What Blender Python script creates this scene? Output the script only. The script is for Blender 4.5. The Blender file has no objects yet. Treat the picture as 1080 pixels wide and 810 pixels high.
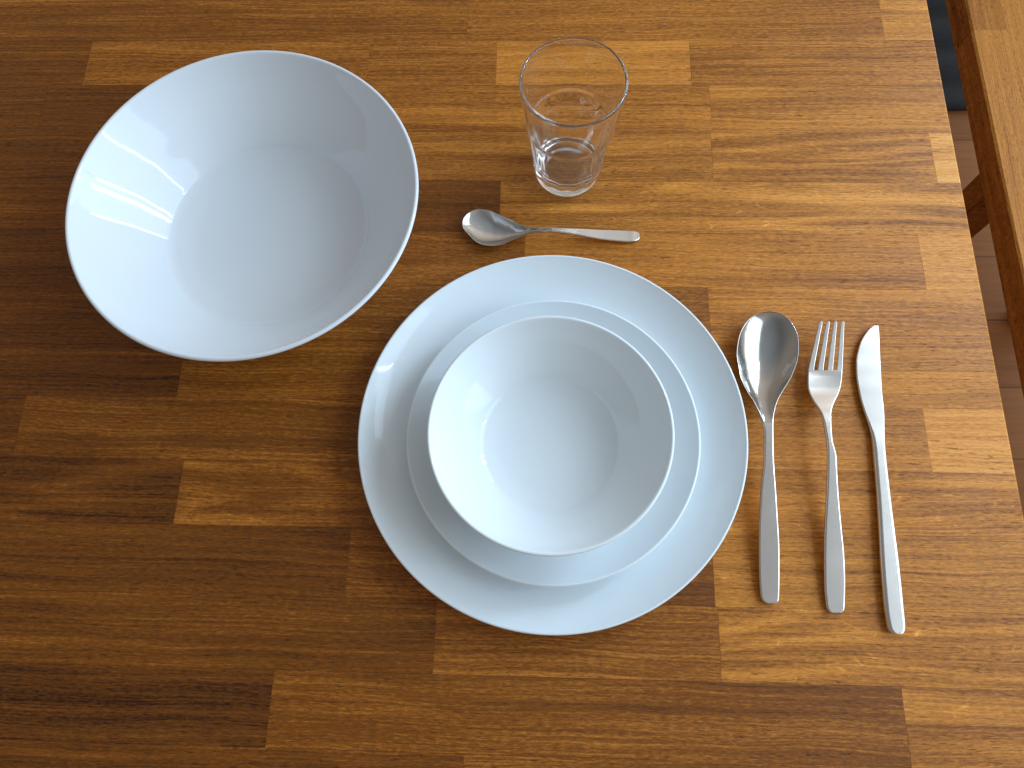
import bpy, bmesh, math, random
from mathutils import Matrix, Vector
random.seed(7)
S = bpy.context.scene
COL = S.collection
CM = 0.01

# ---------------------------------------------------------------- helpers
def link(name, me, mat=None, parent=None, loc=(0, 0, 0)):
    o = bpy.data.objects.new(name, me)
    COL.objects.link(o)
    if mat: me.materials.append(mat)
    if parent: o.parent = parent
    o.location = loc
    return o

def tag(o, label=None, cat=None, group=None, kind=None):
    if label: o['label'] = label
    if cat: o['category'] = cat
    if group: o['group'] = group
    if kind: o['kind'] = kind
    return o

def empty(name, loc):
    o = bpy.data.objects.new(name, None)
    COL.objects.link(o)
    o.location = loc
    o.empty_display_size = 0.02
    return o

def smooth(me):
    for p in me.polygons: p.use_smooth = True

def catmull(pts, sub):
    out = []
    n = len(pts)
    for i in range(n - 1):
        p0 = pts[max(i - 1, 0)]; p1 = pts[i]; p2 = pts[i + 1]; p3 = pts[min(i + 2, n - 1)]
        for k in range(sub):
            t = k / sub
            out.append(tuple(0.5 * (2 * b + (c - a) * t + (2 * a - 5 * b + 4 * c - d) * t * t + (3 * b - a - 3 * c + d) * t ** 3)
                             for a, b, c, d in zip(p0, p1, p2, p3)))
    out.append(tuple(pts[-1]))
    return out

def lathe(profile, segs=192, mod=None):
    """closed profile of (r, z) in cm, from the axis round to the axis"""
    bm = bmesh.new()
    rings = []
    for r, z in profile:
        if r < 1e-6:
            rings.append([bm.verts.new((0, 0, z * CM))])
        else:
            ring = []
            for i in range(segs):
                a = 2 * math.pi * i / segs
                rr = r + (mod(r, z, a) if mod else 0)
                ring.append(bm.verts.new((rr * CM * math.cos(a), rr * CM * math.sin(a), z * CM)))
            rings.append(ring)
    for A, B in zip(rings, rings[1:]):
        for i in range(segs):
            j = (i + 1) % segs
            if len(A) == 1 and len(B) == 1: continue
            if len(A) == 1: bm.faces.new((A[0], B[j], B[i]))
            elif len(B) == 1: bm.faces.new((A[i], A[j], B[0]))
            else: bm.faces.new((A[i], A[j], B[j], B[i]))
    bmesh.ops.recalc_face_normals(bm, faces=bm.faces)
    me = bpy.data.meshes.new('lathe')
    bm.to_mesh(me); bm.free()
    smooth(me)
    return me

def smooth_profile(pts, sub=6):
    return catmull(pts, sub)

# ---------------------------------------------------------------- node helpers
class NT:
    def __init__(self, name):
        self.m = bpy.data.materials.new(name)
        self.m.use_nodes = True
        self.t = self.m.node_tree
        self.t.nodes.clear()
        self.out = self.n('ShaderNodeOutputMaterial')
        self.b = self.n('ShaderNodeBsdfPrincipled')
        self.t.links.new(self.b.outputs[0], self.out.inputs['Surface'])
    def n(self, t, **k):
        x = self.t.nodes.new(t)
        for a, v in k.items(): setattr(x, a, v)
        return x
    def put(self, sock, v):
        if isinstance(v, bpy.types.NodeSocket): self.t.links.new(v, sock)
        elif v is not None: sock.default_value = v
    def math(self, op, a, b=None, c=None, clamp=False):
        x = self.n('ShaderNodeMath', operation=op, use_clamp=clamp)
        self.put(x.inputs[0], a)
        if b is not None: self.put(x.inputs[1], b)
        if c is not None: self.put(x.inputs[2], c)
        return x.outputs[0]
    def noise(self, vec, scale=1.0, detail=3.0, rough=0.55, dist=0.0):
        x = self.n('ShaderNodeTexNoise', noise_dimensions='3D')
        self.put(x.inputs['Vector'], vec)
        x.inputs['Scale'].default_value = scale
        x.inputs['Detail'].default_value = detail
        x.inputs['Roughness'].default_value = rough
        x.inputs['Distortion'].default_value = dist
        return x.outputs[0]
    def comb(self, x, y, z):
        c = self.n('ShaderNodeCombineXYZ')
        for i, v in enumerate((x, y, z)): self.put(c.inputs[i], v)
        return c.outputs[0]
    def sep(self, v):
        s = self.n('ShaderNodeSeparateXYZ'); self.put(s.inputs[0], v)
        return s.outputs
    def smoothstep(self, v, a, b, lo=0.0, hi=1.0):
        x = self.n('ShaderNodeMapRange', interpolation_type='SMOOTHSTEP')
        self.put(x.inputs['Value'], v)
        x.inputs['From Min'].default_value = a; x.inputs['From Max'].default_value = b
        x.inputs['To Min'].default_value = lo; x.inputs['To Max'].default_value = hi
        return x.outputs[0]
    def ramp(self, v, stops):
        x = self.n('ShaderNodeValToRGB')
        self.put(x.inputs[0], v)
        e = x.color_ramp.elements
        while len(e) > 1: e.remove(e[-1])
        e[0].position = stops[0][0]; e[0].color = (*stops[0][1], 1)
        for p, c in stops[1:]:
            k = e.new(p); k.color = (*c, 1)
        return x.outputs[0]
    def mix(self, f, a, b, mode='MIX'):
        x = self.n('ShaderNodeMix', data_type='RGBA', blend_type=mode)
        self.put(x.inputs[0], f); self.put(x.inputs[6], a); self.put(x.inputs[7], b)
        return x.outputs[2]
    def bump(self, h, strength, dist, normal=None):
        x = self.n('ShaderNodeBump')
        x.inputs['Strength'].default_value = strength
        x.inputs['Distance'].default_value = dist
        self.put(x.inputs['Height'], h)
        if normal is not None: self.put(x.inputs['Normal'], normal)
        return x.outputs[0]

# ---------------------------------------------------------------- materials
def wood_material(name, dark, mid, light, bright, rough=0.42, spec=0.45, pore=1.0):
    """oiled oak butcher block; each stave's seed, tone and figure sit in the mesh attribute 'stave', its length run in UV 'local'"""
    w = NT(name)
    tc = w.n('ShaderNodeTexCoord')
    at = w.n('ShaderNodeAttribute', attribute_name='stave')
    sc = w.n('ShaderNodeSeparateColor'); w.t.links.new(at.outputs['Color'], sc.inputs[0])
    seed, tone, fig = sc.outputs[0], sc.outputs[1], sc.outputs[2]
    uv = w.n('ShaderNodeUVMap', uv_map='local')
    us = w.sep(uv.outputs[0])
    p = w.sep(tc.outputs['Object'])
    x = w.math('MULTIPLY', p[0], 100.0); y = w.math('MULTIPLY', p[1], 100.0); z = w.math('MULTIPLY', p[2], 100.0)
    # every stave was cut elsewhere: shift and tilt its grain
    tilt = w.math('MULTIPLY', w.math('SUBTRACT', w.math('FRACT', w.math('MULTIPLY', seed, 17.3)), 0.5), 0.03)
    ox = w.math('MULTIPLY', seed, 913.0); oy = w.math('MULTIPLY', seed, 371.0)
    X = w.math('ADD', x, ox)
    Yt = w.math('ADD', w.math('ADD', y, oy), w.math('MULTIPLY', x, tilt))
    warp = w.noise(w.comb(w.math('MULTIPLY', X, 0.10), w.math('MULTIPLY', Yt, 0.35), z), 1.0, 2.0, 0.5)
    Y = w.math('ADD', Yt, w.math('MULTIPLY', w.math('SUBTRACT', warp, 0.5), 0.8))
    def v(ax, ay, az=1.0): return w.comb(w.math('MULTIPLY', X, ax), w.math('MULTIPLY', Y, ay), w.math('MULTIPLY', z, az))
    # growth figure: contour bands of a slow stretched noise
    slow = w.noise(v(0.035, 0.26, .2), 1.0, 1.5, 0.45, 0.35)
    ring = w.math('SINE', w.math('MULTIPLY', slow, w.math('ADD', 14.0, w.math('MULTIPLY', fig, 22.0))))
    ring = w.math('MULTIPLY_ADD', ring, 0.5, 0.5)
    ring = w.math('POWER', ring, 1.7)
    broad = w.noise(v(0.05, 0.55), 1.0, 3.0, 0.6, 0.2)
    streak = w.noise(v(0.030, 1.9), 1.0, 3.0, 0.55)
    fibre = w.noise(v(0.42, 8.0), 1.0, 3.0, 0.70)
    line = w.noise(v(0.03, 6.5), 1.0, 3.0, 0.75)
    grit = w.noise(v(2.0, 9.0), 1.0, 3.0, 0.75)
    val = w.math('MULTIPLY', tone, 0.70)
    val = w.math('ADD', val, w.math('MULTIPLY', w.math('SUBTRACT', ring, 0.4), w.math('ADD', 0.05, w.smoothstep(fig, 0.6, 1.0, 0.0, 0.10))))
    val = w.math('ADD', val, w.math('MULTIPLY', w.math('SUBTRACT', broad, 0.5), 0.22))
    val = w.math('ADD', val, w.math('MULTIPLY', w.math('SUBTRACT', streak, 0.5), 0.32))
    val = w.math('ADD', val, w.math('MULTIPLY', w.math('SUBTRACT', fibre, 0.5), 0.30))
    val = w.math('ADD', val, w.math('MULTIPLY', w.math('SUBTRACT', line, 0.5), 0.50))
    val = w.math('ADD', val, w.math('MULTIPLY', w.math('SUBTRACT', grit, 0.5), 0.62))
    val = w.math('ADD', val, 0.088, clamp=True)
    col = w.ramp(val, [(0.0, dark), (0.36, mid), (0.66, light), (1.0, bright)])
    # redder and yellower staves
    hv = w.math('FRACT', w.math('MULTIPLY', seed, 5.7))
    col = w.mix(w.math('MULTIPLY', hv, 0.16), col, w.mix(1.0, col, (1.12, 0.90, 0.74, 1), 'MULTIPLY'))
    # open pores: short dark dashes along the grain, in clusters
    pn = w.noise(w.comb(w.math('MULTIPLY', X, 0.95), w.math('MULTIPLY', Y, 7.0), z), 1.0, 2.0, 0.6)
    pz = w.noise(w.comb(w.math('MULTIPLY', X, .12), w.math('MULTIPLY', Y, .5), z), 1.0, 2.0, 0.5)
    porem = w.math('MULTIPLY', w.smoothstep(pn, 0.585, 0.68), w.smoothstep(pz, 0.36, 0.66, 0.25, 1.0))
    col = w.mix(w.math('MULTIPLY', porem, 0.62 * pore), col, w.mix(1.0, col, (0.26, 0.20, 0.17, 1), 'MULTIPLY'))
    # medullary flecks: pale hooked streaks
    fn = w.noise(w.comb(w.math('MULTIPLY', X, 0.36), w.math('MULTIPLY', Y, 0.55), z), 1.0, 1.0, 0.5, 1.2)
    fl = w.smoothstep(w.math('ABSOLUTE', w.math('SUBTRACT', fn, 0.5)), 0.0, 0.038, 1.0, 0.0)
    fm = w.noise(w.comb(w.math('MULTIPLY', X, 0.5), w.math('MULTIPLY', Y, 0.9), w.math('ADD', z, 31.0)), 1.0, 2.0, 0.5)
    fl = w.math('MULTIPLY', fl, w.smoothstep(fm, 0.57, 0.68))
    fl = w.math('MULTIPLY', fl, w.smoothstep(fig, 0.55, 1.0))
    col = w.mix(w.math('MULTIPLY', fl, 0.75), col, w.mix(1.0, col, (1.75, 1.95, 2.2, 1), 'MULTIPLY'))
    # small scattered pale specks
    sp = w.noise(w.comb(w.math('MULTIPLY', X, 1.3), w.math('MULTIPLY', Y, 7.5), w.math('ADD', z, 11.0)), 1.0, 1.0, 0.5)
    spm = w.math('MULTIPLY', w.smoothstep(sp, 0.70, 0.78), 0.35)
    col = w.mix(spm, col, w.mix(1.0, col, (2.0, 2.2, 2.6, 1), 'MULTIPLY'))
    # glue lines
    dv = w.math('MINIMUM', us[1], w.math('SUBTRACT', us[2] if False else 4.376, us[1]))
    gl = w.smoothstep(dv, 0.0, 0.05, 1.0, 0.0)
    gl = w.math('MAXIMUM', gl, w.smoothstep(us[0], 0.0, 0.05, 1.0, 0.0))
    gn = w.noise(w.comb(w.math('MULTIPLY', X, .3), w.math('MULTIPLY', Y, .3), z), 1.0, 2.0, 0.5)
    gl = w.math('MULTIPLY', gl, w.smoothstep(gn, 0.38, 0.62, 0.12, 0.75))
    col = w.mix(gl, col, w.mix(1.0, col, (0.35, 0.28, 0.25, 1), 'MULTIPLY'))
    w.put(w.b.inputs['Base Color'], col)
    rn = w.math('ADD', rough - 0.08, w.math('MULTIPLY', w.math('ADD', fibre, broad), 0.10))
    smear = w.noise(w.comb(w.math('MULTIPLY', x, .11), w.math('MULTIPLY', y, .16), z), 1.0, 3.0, 0.6, 0.8)
    rn = w.math('ADD', rn, w.math('MULTIPLY', w.math('SUBTRACT', smear, 0.5), 0.30))
    w.put(w.b.inputs['Roughness'], w.math('ADD', rn, w.math('MULTIPLY', porem, 0.2)))
    w.b.inputs['Specular IOR Level'].default_value = spec
    hgt = w.math('SUBTRACT', w.math('ADD', w.math('MULTIPLY', fibre, 0.5), w.math('MULTIPLY', grit, 0.35)), w.math('MULTIPLY', porem, 0.9))
    hgt = w.math('SUBTRACT', hgt, w.math('MULTIPLY', gl, 0.6))
    w.put(w.b.inputs['Normal'], w.bump(hgt, 0.55, 0.00035))
    return w.m

def opal_glass(name, c0, c1):
    w = NT(name)
    tc = w.n('ShaderNodeTexCoord')
    n = w.noise(tc.outputs['Object'], 9.0, 2.0, 0.5)
    w.put(w.b.inputs['Base Color'], w.ramp(n, [(0.3, c0), (0.7, c1)]))
    n2 = w.noise(tc.outputs['Object'], 60.0, 3.0, 0.6)
    w.put(w.b.inputs['Roughness'], w.math('MULTIPLY_ADD', n2, 0.05, 0.03))
    w.b.inputs['IOR'].default_value = 1.5
    w.b.inputs['Specular IOR Level'].default_value = 0.38
    w.put(w.b.inputs['Normal'], w.bump(n, 0.10, 0.0008))
    return w.m

def clear_glass():
    w = NT('clear_glass')
    w.b.inputs['Base Color'].default_value = (0.985, 0.99, 0.99, 1)
    w.b.inputs['Transmission Weight'].default_value = 1.0
    w.b.inputs['IOR'].default_value = 1.48
    tc = w.n('ShaderNodeTexCoord')
    n = w.noise(tc.outputs['Object'], 70.0, 2.0, 0.5)
    w.put(w.b.inputs['Roughness'], w.math('MULTIPLY', n, 0.02))
    w.put(w.b.inputs['Normal'], w.bump(w.noise(tc.outputs['Object'], 28.0, 1.5, 0.5), 0.08, 0.0015))
    return w.m

def steel(name, rough, axis, brush, tint=(0.70, 0.62, 0.555)):
    w = NT(name)
    tc = w.n('ShaderNodeTexCoord')
    mp = w.n('ShaderNodeMapping')
    w.t.links.new(tc.outputs['Object'], mp.inputs[0])
    mp.inputs['Scale'].default_value = (3000, 120, 800) if axis == 'y' else (120, 3000, 800)
    n = w.noise(mp.outputs[0], 1.0, 3.0, 0.6)
    big = w.noise(tc.outputs['Object'], 60.0, 2.0, 0.5)
    w.b.inputs['Metallic'].default_value = 1.0
    w.put(w.b.inputs['Base Color'], w.ramp(big, [(0.3, tuple(c * 0.97 for c in tint)), (0.7, tint)]))
    w.put(w.b.inputs['Roughness'], w.math('ADD', rough - 0.03, w.math('MULTIPLY', big, 0.05)))
    w.put(w.b.inputs['Normal'], w.bump(n, brush, 0.00004))
    return w.m

OAK = wood_material('oiled_oak', (0.028, 0.0058, 0.0005), (0.240, 0.073, 0.0055), (0.640, 0.242, 0.032), (0.88, 0.45, 0.125), rough=0.48, spec=0.27)
BENCH = wood_material('bench_oak', (0.10, 0.030, 0.005), (0.30, 0.100, 0.012), (0.58, 0.225, 0.038), (0.80, 0.40, 0.11), rough=0.5, spec=0.2)
OPAL = opal_glass('white_opal_glass', (0.755, 0.815, 0.85), (0.785, 0.845, 0.875))
OPAL_GREY = opal_glass('greyish_white_opal_glass', (0.69, 0.735, 0.78), (0.715, 0.76, 0.80))
GLASS = clear_glass()
POLISHED_Y = steel('polished_steel_spoon', 0.13, 'y', 0.05, (0.46, 0.445, 0.43))
POLISHED_X = steel('polished_steel_teaspoon', 0.15, 'x', 0.05, (0.60, 0.58, 0.56))
SATIN_Y = steel('satin_steel', 0.26, 'y', 0.10)
SATIN_X = steel('satin_steel_teaspoon', 0.26, 'x', 0.10)

# ---------------------------------------------------------------- staved wood slabs
W = 4.376
def slab(name, rows, x0, x1, ytop, thick, mat, parent=None, loc=(0, 0, 0), bev=0.12):
    """rows: list of stave lists [(x_start, tone, figure), ...] from ytop downwards, all in cm; the top is z=0"""
    bm = bmesh.new()
    cl = bm.loops.layers.float_color.new('stave')
    uvl = bm.loops.layers.uv.new('local')
    def face(pts, seed, tone, fig, xs, yb):
        f = bm.faces.new([bm.verts.new((a * CM, b * CM, c * CM)) for a, b, c in pts])
        for l, (a, b, c) in zip(f.loops, pts):
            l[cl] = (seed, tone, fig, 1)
            l[uvl].uv = (max(a - xs, 0), min(max(b - yb, 0), W) if c > -0.01 or abs(c) < bev * 1.5 else W / 2)
        return f
    y1 = ytop
    n = len(rows)
    for r, st in enumerate(rows):
        y0 = y1 - W
        for i, (xs, tone, fig) in enumerate(st):
            xe = st[i + 1][0] if i + 1 < len(st) else x1
            seed = random.random()
            # the last staves end on the eased edges; end grain and long edges continue the same stave
            xa = xs + bev if i == 0 else xs
            xb = xe - bev if i + 1 == len(st) else xe
            ya = y0 + bev if r == n - 1 else y0
            yb_ = y1 - bev if r == 0 else y1
            face([(xa, ya, 0), (xb, ya, 0), (xb, yb_, 0), (xa, yb_, 0)], seed, tone, fig, xs, y0)
            face([(xa, yb_, -thick), (xb, yb_, -thick), (xb, ya, -thick), (xa, ya, -thick)], seed, tone, fig, xs, y0)
            if i + 1 == len(st):
                s = bev * 0.35
                face([(xb, ya, 0), (xe - s, ya, -s), (xe - s, yb_, -s), (xb, yb_, 0)], seed, tone, fig, xs, y0)
                face([(xe - s, ya, -s), (xe, ya, -bev), (xe, yb_, -bev), (xe - s, yb_, -s)], seed, tone, fig, xs, y0)
                face([(xe, ya, -bev), (xe, ya, -thick), (xe, yb_, -thick), (xe, yb_, -bev)], seed, tone * .8, fig, xs, y0)
            if i == 0:
                face([(xa, yb_, 0), (xs, yb_, -bev), (xs, ya, -bev), (xa, ya, 0)], seed, tone, fig, xs - 1, y0)
                face([(xs, yb_, -bev), (xs, yb_, -thick), (xs, ya, -thick), (xs, ya, -bev)], seed, tone, fig, xs - 1, y0)
            if r == 0:
                face([(xb, yb_, 0), (xb, y1, -bev), (xa, y1, -bev), (xa, yb_, 0)], seed, tone, fig, xs, y0)
                face([(xb, y1, -bev), (xb, y1, -thick), (xa, y1, -thick), (xa, y1, -bev)], seed, tone, fig, xs, y0)
            if r == n - 1:
                face([(xa, ya, 0), (xa, y0, -bev), (xb, y0, -bev), (xb, ya, 0)], seed, tone, fig, xs, y0)
                face([(xa, y0, -bev), (xa, y0, -thick), (xb, y0, -thick), (xb, y0, -bev)], seed, tone, fig, xs, y0)
        y1 = y0
    me = bpy.data.meshes.new(name)
    bm.to_mesh(me); bm.free()
    return link(name, me, mat, parent, loc)

def random_row(x0, x1):
    st = []; x = x0
    while x < x1 - 15:
        st.append((x, random.uniform(.3, .7), random.random()))
        x += random.uniform(28, 60)
    return st

def stick(name, x0, x1, y0, y1, z0, z1, mat, parent, tone=.5):
    """a square leg or rail of the same oak, edges eased"""
    bm = bmesh.new()
    bmesh.ops.create_cube(bm, size=1.0)
    for v in bm.verts:
        v.co = Vector(((x0 + x1) / 2 + v.co.x * (x1 - x0), (y0 + y1) / 2 + v.co.y * (y1 - y0), (z0 + z1) / 2 + v.co.z * (z1 - z0))) * CM
    bmesh.ops.bevel(bm, geom=bm.edges[:], offset=0.002, segments=2, affect='EDGES')
    cl = bm.loops.layers.float_color.new('stave'); uvl = bm.loops.layers.uv.new('local')
    sd = random.random()
    for f in bm.faces:
        for l in f.loops:
            l[cl] = (sd, tone, .3, 1); l[uvl].uv = (5, W / 2)
    me = bpy.data.meshes.new(name); bm.to_mesh(me); bm.free()
    return link(name, me, mat, parent)

TX0, TX1 = -95.0, 31.42
YT = 44.72
seen = {   # rows in view: stave joints and tones, window fall-off painted in, darker left
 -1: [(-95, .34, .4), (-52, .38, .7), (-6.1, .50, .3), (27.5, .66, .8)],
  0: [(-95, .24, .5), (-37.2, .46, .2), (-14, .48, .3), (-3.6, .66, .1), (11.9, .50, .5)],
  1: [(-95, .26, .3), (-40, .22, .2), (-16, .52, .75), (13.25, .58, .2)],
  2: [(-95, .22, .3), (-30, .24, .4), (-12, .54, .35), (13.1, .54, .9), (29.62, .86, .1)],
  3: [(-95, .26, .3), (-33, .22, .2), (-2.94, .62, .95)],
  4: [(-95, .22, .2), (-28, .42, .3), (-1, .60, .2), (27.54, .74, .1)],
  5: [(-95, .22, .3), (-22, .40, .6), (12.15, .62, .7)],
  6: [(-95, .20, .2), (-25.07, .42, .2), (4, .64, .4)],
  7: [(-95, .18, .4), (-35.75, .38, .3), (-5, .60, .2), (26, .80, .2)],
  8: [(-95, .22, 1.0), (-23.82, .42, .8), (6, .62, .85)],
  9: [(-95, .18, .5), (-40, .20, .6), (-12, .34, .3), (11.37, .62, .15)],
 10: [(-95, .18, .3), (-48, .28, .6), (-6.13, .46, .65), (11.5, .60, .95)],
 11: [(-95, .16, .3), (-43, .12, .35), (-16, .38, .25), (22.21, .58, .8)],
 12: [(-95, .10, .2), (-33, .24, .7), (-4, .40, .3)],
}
K0, K1 = -9, 18
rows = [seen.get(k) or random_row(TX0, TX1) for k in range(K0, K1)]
table = empty('dining_table', (0, 0, -0.75))
tag(table, 'dining table with oiled oak butcher block top that carries the place setting', 'table')
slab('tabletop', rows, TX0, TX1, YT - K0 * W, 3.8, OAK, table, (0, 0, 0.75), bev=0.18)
ty1 = YT - K0 * W; ty0 = YT - K1 * W
for lx in (TX0 + 6, TX1 - 22):
    for ly in (ty0 + 6, ty1 - 14):
        stick('leg', lx, lx + 7, ly, ly + 7, 0, 71.15, OAK, table)

# ---------------------------------------------------------------- bench beside the table
bench = empty('bench', (0.545, 0.20, -0.75))
tag(bench, 'lower oak bench standing just beyond the right edge of the table', 'bench')
brow = [[(-70, .50, .5), (8, .56, .3), (52.3, .40, .6)], [(-70, .6, .2), (62, .56, .3)], [(-70, .48, .6), (20, .46, .4)],
        [(-70, .55, .2), (35, .6, .3)], [(-70, .5, .4)], [(-70, .56, .4), (28, .5, .4)], [(-70, .5, .3)], [(-70, .55, .3)]]
brow[0] = [(-70, .50, .5), (-10, .62, .3), (52.3, .45, .7)]
seat = slab('seat', brow, -70, 120, 0, 3.8, BENCH, bench, (0, 0, 0.47), bev=0.25)
seat.rotation_euler = (0, 0, math.pi / 2)      # its staves run along the bench
for ly in (-60, 31.0, 112):
    stick('leg', 0.6, 5.0, ly, ly + 3.6, 0, 43.15, BENCH, bench, .4)
    stick('leg', 30, 34.4, ly, ly + 3.6, 0, 43.15, BENCH, bench, .4)

# ---------------------------------------------------------------- floor and rug
def floor_material():
    w = NT('floor_boards')
    tc = w.n('ShaderNodeTexCoord')
    p = w.sep(tc.outputs['Object'])
    x = w.math('MULTIPLY', p[0], 100.0); y = w.math('MULTIPLY', p[1], 100.0)
    bw = 12.6
    row = w.math('FLOOR', w.math('DIVIDE', y, bw))
    wn = w.n('ShaderNodeTexWhiteNoise', noise_dimensions='1D'); w.put(wn.inputs['W'], row)
    rnd = wn.outputs['Value']
    col_i = w.math('FLOOR', w.math('DIVIDE', w.math('ADD', x, w.math('MULTIPLY', rnd, 300.0)), 95.0))
    wn2 = w.n('ShaderNodeTexWhiteNoise', noise_dimensions='2D'); w.put(wn2.inputs['Vector'], w.comb(row, col_i, 0.0))
    r2 = wn2.outputs['Value']
    g = w.noise(w.comb(w.math('MULTIPLY', x, .12), w.math('ADD', w.math('MULTIPLY', y, 1.6), w.math('MULTIPLY', r2, 80)), r2), 1.0, 4.0, 0.6, .4)
    val = w.math('ADD', w.math('MULTIPLY', r2, .45), w.math('MULTIPLY', g, .6))
    col = w.ramp(val, [(0.15, (0.24, 0.090, 0.022)), (0.5, (0.43, 0.175, 0.048)), (0.9, (0.58, 0.27, 0.085))])
    fy = w.math('FRACT', w.math('DIVIDE', y, bw))
    gap = w.math('MULTIPLY', w.smoothstep(fy, 0.0, 0.03, 1.0, 0.0), .7)
    col = w.mix(gap, col, (0.03, 0.018, 0.012, 1))
    w.put(w.b.inputs['Base Color'], col)
    w.b.inputs['Roughness'].default_value = 0.45
    w.put(w.b.inputs['Normal'], w.bump(w.math('SUBTRACT', g, gap), .3, .0008))
    return w.m
bm = bmesh.new()
bmesh.ops.create_grid(bm, x_segments=1, y_segments=1, size=4.0)
me = bpy.data.meshes.new('floor'); bm.to_mesh(me); bm.free()
fl = link('floor', me, floor_material(), None, (0, 0.021, -0.75))
tag(fl, kind='structure')

def rug_material():
    w = NT('dark_blue_weave')
    tc = w.n('ShaderNodeTexCoord')
    p = w.sep(tc.outputs['Object'])
    n = w.noise(w.comb(w.math('MULTIPLY', p[0], 40), w.math('MULTIPLY', p[1], 160), 0.0), 1.0, 4.0, .7)
    b = w.math('MULTIPLY_ADD', w.math('SINE', w.math('MULTIPLY', p[1], 2 * math.pi / 0.085)), .25, .35)
    v = w.math('ADD', w.math('MULTIPLY', n, .6), b)
    w.put(w.b.inputs['Base Color'], w.ramp(v, [(0.3, (0.030, 0.038, 0.050)), (0.9, (0.055, 0.070, 0.092))]))
    w.b.inputs['Roughness'].default_value = 0.9
    w.put(w.b.inputs['Normal'], w.bump(n, .6, .003))
    return w.m
bm = bmesh.new()
NX, NY = 24, 90
grid = [[None] * (NY + 1) for _ in range(NX + 1)]
for i in range(NX + 1):
    for j in range(NY + 1):
        x = -0.7 + 1.4 * i / NX; y = 1.2 * j / NY
        zz = 0.012 + 0.004 * math.sin(2 * math.pi * y / 0.085) + 0.002 * math.sin(7 * x + 3 * y)
        grid[i][j] = bm.verts.new((x, y + 0.004 * math.sin(5 * x), zz))
for i in range(NX):
    for j in range(NY):
        bm.faces.new((grid[i][j], grid[i + 1][j], grid[i + 1][j + 1], grid[i][j + 1]))
ext = bmesh.ops.extrude_face_region(bm, geom=bm.faces[:])
for v in [g for g in ext['geom'] if isinstance(g, bmesh.types.BMVert)]: v.co.z = 0.0005
bmesh.ops.recalc_face_normals(bm, faces=bm.faces)
me = bpy.data.meshes.new('rug'); bm.to_mesh(me); bm.free(); smooth(me)
rug = link('rug', me, rug_material(), None, (0.85, 0.972, -0.75))
tag(rug, 'dark navy ribbed fabric mat on the floor seen between table and bench', 'rug')

# ---------------------------------------------------------------- white tableware
def dish(name, inner, outer, loc, label, cat, mat=None):
    """inner: profile axis -> rim; outer: rim -> foot -> axis"""
    a = smooth_profile(inner, 6)
    b = smooth_profile(outer, 6)
    (r0, z0) = a[-1]; (r1, z1) = b[0]
    arc = []
    c = ((r0 + r1) / 2, (z0 + z1) / 2); rr = math.hypot(r1 - r0, z1 - z0) / 2

    a0 = math.atan2(z0 - c[1], r0 - c[0])
    for k in range(1, 8):
        t = a0 - math.pi * k / 8
        arc.append((c[0] + rr * math.cos(t), c[1] + rr * math.sin(t)))
    return tag(link(name, lathe(a + arc + b), mat or OPAL, None, tuple(v * CM for v in loc)), label, cat)

# profiles in cm
dish('dinner_plate',
     [(0, .42), (4, .42), (7.5, .44), (8.9, .50), (9.9, .66), (10.8, .96), (11.6, 1.36), (12.1, 1.68), (12.45, 1.94)],
     [(12.63, 1.86), (12.0, 1.30), (11.1, .78), (10.0, .36), (9.0, .12), (8.6, 0.0), (8.3, 0.0), (8.0, .12), (4, .14), (0, .14)],
     (1.01, 11.685, 0), 'largest round white plate, at the bottom of the stacked tableware', 'plate')
dish('side_plate',
     [(0, .42), (3, .42), (5.2, .44), (6.3, .52), (7.1, .72), (7.9, 1.08), (8.6, 1.55), (9.22, 2.10)],
     [(9.39, 2.00), (8.7, 1.30), (7.9, .75), (7.0, .34), (6.2, .10), (5.9, 0.0), (5.6, 0.0), (5.3, .12), (3, .14), (0, .14)],
     (1.0764, 11.218, .43), 'medium round white plate between the large plate and the small bowl', 'plate')
dish('cereal_bowl',
     [(0, .60), (1.8, .63), (3.2, .76), (4.05, .98), (4.42, 1.14), (4.66, 1.36), (5.4, 2.06), (6.1, 2.78), (6.72, 3.62), (7.20, 4.58)],
     [(7.43, 4.50), (6.95, 3.35), (6.3, 2.40), (5.6, 1.70), (4.9, 1.0), (4.3, .42), (4.0, .1), (3.85, 0.0), (3.6, 0.0), (3.4, .15), (1.5, .2), (0, .2)],
     (0.8515, 10.80, .86), 'small white bowl on top of the stacked plates', 'bowl')
dish('serving_bowl',
     [(0, 1.10), (3.0, 1.15), (5.2, 1.36), (6.5, 1.72), (7.12, 2.02), (7.40, 2.32), (8.35, 3.32), (9.5, 4.50), (10.5, 5.72), (11.27, 6.98)],
     [(11.54, 6.86), (10.75, 5.40), (9.7, 4.16), (8.6, 3.16), (7.6, 1.95), (6.8, 1.25), (6.3, .75), (5.95, .35), (5.7, .1), (5.5, 0.0), (5.2, 0.0), (5.0, .3), (2.5, .55), (0, .55)],
     (-19.377, 25.892, 0), 'large wide white serving bowl left of the drinking glass', 'bowl', OPAL_GREY)

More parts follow.
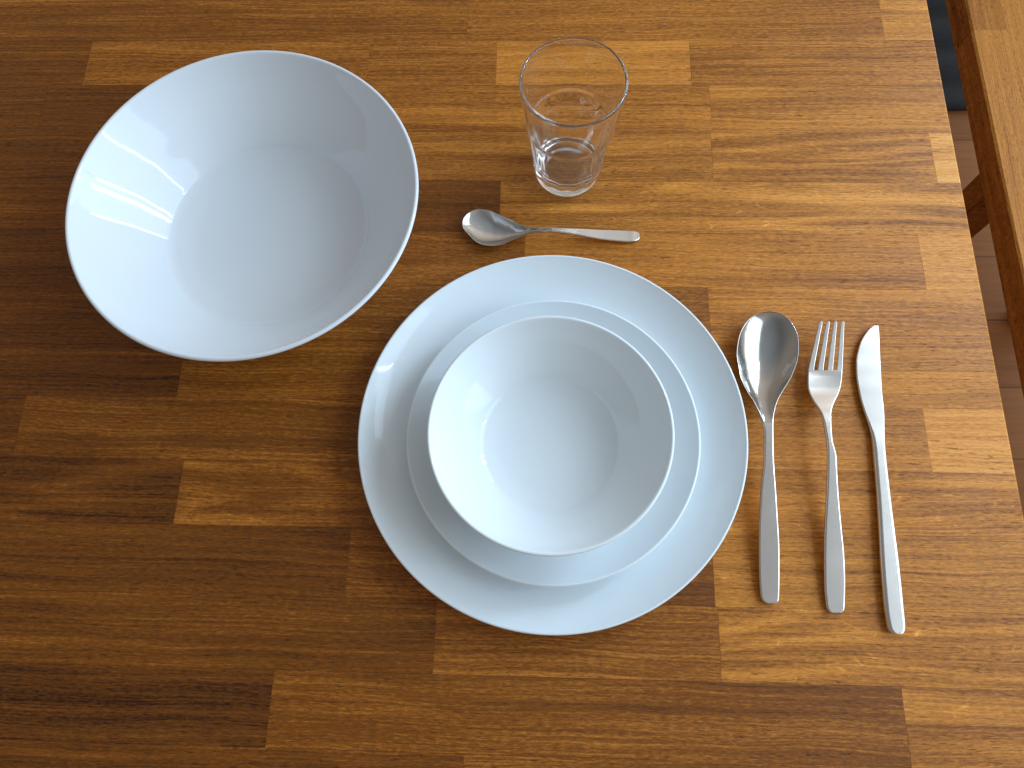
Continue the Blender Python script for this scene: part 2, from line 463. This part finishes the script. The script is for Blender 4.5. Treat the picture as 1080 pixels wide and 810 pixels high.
# ---------------------------------------------------------------- drinking glass
def flute(r, z, a):
    if z < 0.5 or z > 5.45: return 0.0
    e = min(1.0, (z - 0.5) / .8, (5.45 - z) / .5)
    return 0.028 * e * math.cos(14 * a)
g_out = [(0, .18), (1.3, .16), (1.75, .06), (1.95, 0.0), (2.15, .02), (2.34, .16), (2.44, .45), (2.50, 1.0), (2.62, 2.4), (2.75, 3.9), (2.86, 5.1),
         (2.90, 5.34), (2.97, 5.46), (3.04, 5.60), (3.075, 5.80), (3.12, 6.2), (3.26, 7.6), (3.40, 9.0), (3.475, 9.62), (3.47, 9.76)]
g_in = [(3.26, 9.76), (3.25, 9.60), (3.19, 8.9), (3.03, 7.3), (2.87, 5.9), (2.70, 5.3), (2.57, 4.0), (2.42, 2.6), (2.28, 1.75), (2.06, 1.32), (1.6, 1.12), (.8, 1.05), (0, 1.04)]
prof = smooth_profile(g_out, 5) + [(3.44, 9.83), (3.39, 9.875), (3.34, 9.875), (3.29, 9.83)] + smooth_profile(g_in, 5)
tumbler = link('drinking_glass', lathe(prof, 196, flute), GLASS, None, (0.0208, 0.3245, 0.0003))
tag(tumbler, 'empty clear drinking glass with a ring round its middle', 'glass')

# ---------------------------------------------------------------- cutlery
def strip(stations, thick, dish=None, edge=None, across=14):
    """closed solid over stations (Lx,Ly,Rx,Ry,z); thick(i) and dish(i,t) in cm; edges rounded"""
    loops = []
    n = len(stations)
    for i, (lx, ly, rx, ry, z) in enumerate(stations):
        u = i / (n - 1)
        c = Vector(((lx + rx) / 2, (ly + ry) / 2)); h = Vector(((rx - lx) / 2, (ry - ly) / 2))
        w = max(h.length, 0.004); d = h.normalized() if h.length > 1e-6 else Vector((1, 0))
        th = thick(u)
        e = min(th / 2 * (edge or 1.0), w * 0.7)
        ts = [-1, -.985, -.95] + [-.9 + 1.8 * k / (across - 1) for k in range(across)] + [.95, .985, 1]
        loop = []
        def pt(x, dz):
            q = c + d * x
            dp = dish(u, max(-1, min(1, x / w))) if dish else 0.0
            loop.append((q.x, q.y, z - dp + dz))
        for t in ts: pt(t * (w - e), 0)
        for a in (30, 60, 90, 120, 150): pt(w - e + e * math.sin(math.radians(a)), -th / 2 + th / 2 * math.cos(math.radians(a)))
        for t in reversed(ts): pt(t * (w - e), -th)
        for a in (150, 120, 90, 60, 30): pt(-(w - e) - e * math.sin(math.radians(a)), -th / 2 + th / 2 * math.cos(math.radians(a)))
        loops.append(loop)
    return loops

def loops_to_bm(bm, loops, org, caps=(True, True)):
    vs = [[bm.verts.new(((x - org[0]) * CM, (y - org[1]) * CM, (z - org[2]) * CM)) for x, y, z in lp] for lp in loops]
    m = len(vs[0])
    for A, B in zip(vs, vs[1:]):
        for k in range(m):
            bm.faces.new((A[k], A[(k + 1) % m], B[(k + 1) % m], B[k]))
    for L, on in ((loops[0], caps[0]), (loops[-1], caps[1])):
        if on: bm.faces.new([bm.verts.new(((x - org[0]) * CM, (y - org[1]) * CM, (z - org[2]) * CM)) for x, y, z in L])

def finish(bm, name, mat, parent):
    bmesh.ops.recalc_face_normals(bm, faces=bm.faces)
    me = bpy.data.meshes.new(name)
    bm.to_mesh(me); bm.free()
    for p in me.polygons: p.use_smooth = len(p.vertices) < 6
    return link(name, me, mat, parent)

def fix_z(st, low, th_end):
    return st

SPOON = [(16.0, 20.56, 16.11, 20.56, 1.15), (15.5, 20.49, 16.51, 20.5, 1.15), (15.13, 20.36, 16.84, 20.38, 1.15), (14.77, 20.14, 17.14, 20.17, 1.14), (14.45, 19.86, 17.38, 19.9, 1.14), (14.18, 19.51, 17.56, 19.55, 1.13), (13.91, 19.02, 17.75, 19.07, 1.12), (13.73, 18.46, 17.81, 18.52, 1.11), (13.61, 17.91, 17.79, 17.97, 1.1), (13.55, 17.36, 17.71, 17.42, 1.1), (13.58, 16.81, 17.56, 16.87, 1.11), (13.62, 16.27, 17.32, 16.32, 1.12), (13.69, 15.72, 17.05, 15.77, 1.14), (13.84, 15.18, 16.69, 15.22, 1.19), (14.06, 14.63, 16.31, 14.66, 1.27), (14.32, 14.08, 15.97, 14.1, 1.37), (14.51, 13.53, 15.74, 13.55, 1.46), (14.64, 12.99, 15.58, 13.0, 1.56), (14.73, 12.47, 15.5, 12.48, 1.6), (14.81, 11.84, 15.45, 11.85, 1.59), (14.75, 10.96, 15.4, 10.98, 1.55), (14.65, 9.75, 15.37, 9.76, 1.43), (14.44, 8.25, 15.43, 8.27, 1.19), (14.26, 6.48, 15.47, 6.5, 0.94), (14.16, 4.73, 15.5, 4.76, 0.69), (14.11, 3.29, 15.44, 3.31, 0.52), (14.11, 2.26, 15.38, 2.29, 0.41), (14.14, 1.69, 15.33, 1.72, 0.35), (14.2, 1.47, 15.3, 1.49, 0.33), (14.31, 1.33, 15.25, 1.35, 0.32), (14.49, 1.23, 15.16, 1.25, 0.3)]
FORK = [(18.26, 16.02, 20.58, 16.06, 0.85), (18.23, 15.75, 20.53, 15.79, 0.85), (18.19, 15.42, 20.45, 15.45, 0.85), (18.19, 15.08, 20.34, 15.11, 0.86), (18.23, 14.73, 20.17, 14.76, 0.93), (18.31, 14.36, 19.94, 14.39, 1.04), (18.42, 14.01, 19.71, 14.03, 1.15), (18.57, 13.66, 19.52, 13.67, 1.25), (18.69, 13.23, 19.37, 13.24, 1.38), (18.73, 12.69, 19.28, 12.7, 1.49), (18.76, 12.05, 19.23, 12.05, 1.53), (18.78, 11.29, 19.22, 11.29, 1.55), (18.74, 10.42, 19.36, 10.43, 1.52), (18.66, 9.22, 19.35, 9.23, 1.35), (18.54, 7.74, 19.38, 7.76, 1.11), (18.36, 5.98, 19.45, 6.0, 0.84), (18.24, 4.53, 19.51, 4.55, 0.65), (18.14, 3.09, 19.48, 3.12, 0.51), (18.1, 2.12, 19.41, 2.15, 0.42), (18.11, 1.44, 19.33, 1.47, 0.37), (18.14, 1.11, 19.29, 1.13, 0.34), (18.23, 0.88, 19.23, 0.91, 0.32), (18.34, 0.77, 19.11, 0.79, 0.31)]
TINES = [(19.22, 19.74, 20.91, 19.76, 1.45), (19.17, 19.59, 20.9, 19.61, 1.42), (19.08, 19.27, 20.87, 19.29, 1.35), (18.94, 18.76, 20.84, 18.78, 1.24), (18.81, 18.24, 20.81, 18.27, 1.13), (18.67, 17.73, 20.77, 17.76, 1.04), (18.53, 17.21, 20.73, 17.24, 0.94), (18.43, 16.83, 20.7, 16.86, 0.88), (18.36, 16.56, 20.67, 16.59, 0.86), (18.32, 16.39, 20.64, 16.43, 0.85), (18.3, 16.29, 20.63, 16.33, 0.85), (18.29, 16.23, 20.62, 16.26, 0.85), (18.26, 16.02, 20.58, 16.06, 0.85)]
KNIFE = [(23.34, 19.92, 23.67, 19.92, 0.35), (23.18, 19.8, 23.68, 19.8, 0.35), (22.93, 19.58, 23.68, 19.59, 0.35), (22.64, 19.22, 23.66, 19.24, 0.35), (22.32, 18.73, 23.62, 18.74, 0.36), (22.08, 18.16, 23.57, 18.19, 0.36), (21.88, 17.54, 23.52, 17.56, 0.36), (21.77, 16.85, 23.46, 16.87, 0.37), (21.71, 16.16, 23.41, 16.19, 0.37), (21.72, 15.49, 23.36, 15.51, 0.38), (21.76, 14.82, 23.32, 14.84, 0.38), (21.84, 14.15, 23.31, 14.17, 0.39), (21.97, 13.49, 23.27, 13.51, 0.4), (22.1, 12.84, 23.21, 12.85, 0.41), (22.2, 12.12, 23.14, 12.13, 0.44), (22.19, 11.34, 23.08, 11.36, 0.48), (22.15, 10.57, 23.04, 10.59, 0.5), (22.09, 9.44, 23.0, 9.46, 0.52), (21.99, 7.59, 22.96, 7.61, 0.54), (21.86, 5.79, 22.94, 5.81, 0.55), (21.73, 4.03, 22.93, 4.05, 0.55), (21.65, 2.31, 22.9, 2.34, 0.53), (21.61, 0.91, 22.85, 0.93, 0.52), (21.64, 0.24, 22.84, 0.27, 0.51), (21.69, -0.09, 22.8, -0.06, 0.5), (21.81, -0.28, 22.73, -0.25, 0.5), (21.9, -0.37, 22.65, -0.35, 0.5)]
TEASPOON = [(-5.59, 27.5, -5.58, 27.33, 0.8), (-5.58, 27.69, -5.55, 27.2, 0.8), (-5.54, 27.86, -5.5, 27.04, 0.8), (-5.46, 28.03, -5.41, 26.9, 0.79), (-5.33, 28.21, -5.26, 26.71, 0.79), (-5.13, 28.42, -5.05, 26.49, 0.78), (-4.85, 28.58, -4.76, 26.17, 0.77), (-4.51, 28.69, -4.4, 25.9, 0.76), (-4.16, 28.69, -4.05, 25.75, 0.75), (-3.81, 28.64, -3.71, 25.69, 0.75), (-3.45, 28.51, -3.36, 25.67, 0.75), (-3.1, 28.33, -3.02, 25.69, 0.77), (-2.67, 28.1, -2.6, 25.78, 0.79), (-2.24, 27.88, -2.2, 25.98, 0.83), (-1.82, 27.65, -1.79, 26.17, 0.87), (-1.4, 27.38, -1.38, 26.31, 0.95), (-0.98, 27.17, -0.97, 26.49, 1.03), (-0.49, 27.05, -0.49, 26.61, 1.09), (0.13, 27.0, 0.13, 26.63, 1.14), (0.95, 27.0, 0.95, 26.64, 1.13), (1.98, 27.03, 1.98, 26.58, 1.02), (3.16, 27.08, 3.15, 26.46, 0.86), (4.41, 27.15, 4.4, 26.34, 0.64), (5.53, 27.21, 5.52, 26.3, 0.48), (6.37, 27.23, 6.35, 26.3, 0.37), (6.87, 27.23, 6.84, 26.35, 0.32), (7.15, 27.22, 7.12, 26.41, 0.28), (7.31, 27.16, 7.29, 26.52, 0.26), (7.39, 27.05, 7.38, 26.63, 0.25)]
FPX = 771.3203
HCAM = 48.147
RM = ((0.999339427607487, -0.014190678687282174, 0.033456435368022515), (0.023711749031528756, 0.952261441985671, -0.30436146120236063), (-0.027540177686539127, 0.3049537190226815, 0.9519688901782606))

def lerp_curve(pts):
    def f(u):
        for (a, va), (b, vb) in zip(pts, pts[1:]):
            if u <= b:
                t = (u - a) / (b - a); t = t * t * (3 - 2 * t)
                return va + (vb - va) * t
        return pts[-1][1]
    return f

def cutlery(name, data, split, label, cat, heads, mats, thick, dish=None):
    full = catmull(data, 4)
    k = split * 4
    cx = sum((a[0] + a[2]) / 2 for a in full) / len(full); cy = sum((a[1] + a[3]) / 2 for a in full) / len(full)
    root = empty(name, (cx * CM, cy * CM, 0))
    tag(root, label, cat)
    n = len(full) - 1
    us = k / n
    org = (cx, cy, 0)
    for part, lo, hi, mat in ((heads[0], 0, k, mats[0]), (heads[1], k, n, mats[1])):
        seg = full[lo:hi + 1]
        bm = bmesh.new()
        m = len(seg) - 1
        g = lambda u, lo=lo, m=m: (lo + u * m) / n
        loops_to_bm(bm, strip(seg, lambda u: thick(g(u)), (lambda u, t: dish(full, g(u) * n, us * n, t)) if dish else None), org, (lo == 0, hi == n))
        finish(bm, part, mat, root)
    return root, full, org

def spoon_dish(depth):
    def f(full, i, k, t):
        """hollow that starts at the tip and dies out in the neck"""
        i0 = int(min(i, len(full) - 1))
        mid = lambda s: Vector(((s[0] + s[2]) / 2, (s[1] + s[3]) / 2))
        a = mid(full[0]); b = mid(full[int(k)]); c = mid(full[i0])
        v = min(1.0, (c - a).length / (b - a).length)
        if i >= k: v = 1.0
        prof = max(0.0, math.sin(math.pi * v ** 0.74)) ** 0.95 if v < 1 else 0.0
        return depth * prof * max(0.0, 1 - abs(t) ** 2.1)
    return f

cutlery('tablespoon', SPOON, 18, 'large steel spoon lying right beside the dinner plate', 'spoon',
        ('spoon_bowl', 'handle'), (POLISHED_Y, SATIN_Y), lerp_curve([(0, .10), (.3, .14), (.6, .24), (1, .24)]), spoon_dish(.95))
cutlery('teaspoon', TEASPOON, 19, 'small steel teaspoon lying between the glass and the plates', 'spoon',
        ('spoon_bowl', 'handle'), (POLISHED_X, SATIN_X), lerp_curve([(0, .09), (.3, .12), (.6, .18), (1, .18)]), spoon_dish(.62))
cutlery('table_knife', KNIFE, 14, 'steel table knife with plain handle, nearest the table edge', 'knife',
        ('blade', 'handle'), (SATIN_Y, SATIN_Y), lerp_curve([(0, .10), (.45, .20), (.6, .48), (1, .48)]))

# fork: head and handle from the outline, four tines set out across the flare
fork, ffull, forg = cutlery('table_fork', FORK, 11, 'steel fork with four tines, between spoon and knife', 'fork',
        ('fork_head', 'handle'), (SATIN_Y, SATIN_Y), lerp_curve([(0, .15), (.3, .18), (.5, .26), (1, .25)]),
        lambda full, i, k, t: 0.05 * max(0, 1 - i / 20) * (1 - t * t))
tn = catmull(TINES, 3)
bm = bmesh.new()
nt = len(tn) - 1
base = 9 * 3       # station index where the slots close
def sub(st, a, b):
    lx, ly, rx, ry, z = st
    return (lx + (rx - lx) * a, ly + (ry - ly) * a, lx + (rx - lx) * b, ly + (ry - ly) * b, z)
for q in range(4):
    seg = []
    for i in range(base + 1):
        u = i / base
        a = .142 + (.182 - .142) * u ** .7
        g = (1 - 4 * a) / 3
        s = q * (a + g)
        if i < 3: # rounded point
            k = (.35, .7, .9)[i]
            seg.append(sub(tn[i], s + a * (1 - k) / 2, s + a * (1 + k) / 2))
        else: seg.append(sub(tn[i], s, s + a))
    loops_to_bm(bm, strip(seg, lambda u: .11 + .04 * u, None, .8, 6), forg)
loops_to_bm(bm, strip(tn[base:], lambda u: .15, lambda u, t: .05 * u * (1 - t * t)), forg)
finish(bm, 'tines', SATIN_Y, fork)

# ---------------------------------------------------------------- light: one window to the right of the table
def area(name, loc, size, energy, color, target):
    l = bpy.data.lights.new(name, 'AREA')
    l.shape = 'RECTANGLE'; l.size, l.size_y = size
    l.energy = energy; l.color = color
    o = bpy.data.objects.new(name, l); COL.objects.link(o)
    o.location = loc
    o.rotation_euler = (Vector(target) - Vector(loc)).to_track_quat('-Z', 'Y').to_euler()
    return o
WX, WC = 0.94, (0.56, 0.785, 1.0)
for yy, wy, watt in ((-0.15, 0.46, 3.6), (0.34, 0.46, 3.9), (0.83, 0.46, 3.8)):      # three panes
    area('window_light', (WX, yy, 0.64), (wy, 0.88), watt, WC, (0.0, yy - .03, 0.42))
for yy, zz, wy, wz, watt in ((0.095, .64, 0.024, .7, 1.4), (0.585, .60, 0.022, .50, 1.3), (0.70, .66, 0.045, .70, 4.0), (1.08, .62, 0.024, .6, 1.6)):   # strips of open sky between frames and curtain
    area('window_light', (WX - 0.015, yy, zz), (wy, wz), watt, WC, (0.0, yy - .03, 0.42))

wd = bpy.data.worlds.new('World'); S.world = wd; wd.use_nodes = True
nt_ = wd.node_tree
bg = nt_.nodes['Background']
tc = nt_.nodes.new('ShaderNodeTexCoord')
dot = nt_.nodes.new('ShaderNodeVectorMath'); dot.operation = 'DOT_PRODUCT'
nt_.links.new(tc.outputs['Generated'], dot.inputs[0]); dot.inputs[1].default_value = Vector((0.60, 0.25, 0.75)).normalized()
rp = nt_.nodes.new('ShaderNodeValToRGB')
mr = nt_.nodes.new('ShaderNodeMapRange'); mr.inputs[1].default_value = -1; mr.inputs[2].default_value = 1
nt_.links.new(dot.outputs['Value'], mr.inputs[0]); nt_.links.new(mr.outputs[0], rp.inputs[0])
e = rp.color_ramp.elements
e[0].position = 0.05; e[0].color = (0.16, 0.15, 0.14, 1)
e[1].position = 1.0; e[1].color = (0.95, 0.87, 0.78, 1)
k = e.new(0.72); k.color = (0.38, 0.34, 0.30, 1)
# the photographer leaning over the table keeps the ceiling light off it: darker straight overhead
sx = nt_.nodes.new('ShaderNodeSeparateXYZ'); nt_.links.new(tc.outputs['Generated'], sx.inputs[0])
zr = nt_.nodes.new('ShaderNodeMapRange'); zr.interpolation_type = 'SMOOTHSTEP'
nt_.links.new(sx.outputs[2], zr.inputs['Value'])
zr.inputs['From Min'].default_value = 0.55; zr.inputs['From Max'].default_value = 0.95
zr.inputs['To Min'].default_value = 0.0; zr.inputs['To Max'].default_value = 1.0
zc = nt_.nodes.new('ShaderNodeMix'); zc.data_type = 'RGBA'
nt_.links.new(zr.outputs[0], zc.inputs[0]); zc.inputs[6].default_value = (1, 1, 1, 1); zc.inputs[7].default_value = (0.41, 0.50, 0.60, 1)
mm = nt_.nodes.new('ShaderNodeMix'); mm.data_type = 'RGBA'; mm.blend_type = 'MULTIPLY'; mm.inputs[0].default_value = 1.0
nt_.links.new(rp.outputs[0], mm.inputs[6]); nt_.links.new(zc.outputs[2], mm.inputs[7])
nt_.links.new(mm.outputs[2], bg.inputs['Color'])
bg.inputs['Strength'].default_value = 1.0

# ---------------------------------------------------------------- camera
cam = bpy.data.cameras.new('camera')
cam.sensor_width = 36.0; cam.lens = 36.0 * FPX / 1080.0
cam.clip_start = 0.02; cam.clip_end = 50
co = bpy.data.objects.new('camera', cam); COL.objects.link(co)
M = Matrix(RM).to_4x4(); M.translation = Vector((0, 0, HCAM * CM))
co.matrix_world = M
S.camera = co

S.render.engine = 'CYCLES'
S.cycles.use_denoising = True
S.cycles.max_bounces = 40; S.cycles.diffuse_bounces = 6; S.cycles.transmission_bounces = 40; S.cycles.glossy_bounces = 24
S.cycles.caustics_reflective = True; S.cycles.caustics_refractive = True
S.cycles.blur_glossy = 0.5
S.cycles.sample_clamp_indirect = 6.0
S.render.resolution_x, S.render.resolution_y = 1024, 768
S.view_settings.view_transform = 'Standard'; S.view_settings.look = 'None'
S.view_settings.exposure = 0.14; S.view_settings.gamma = 1.0
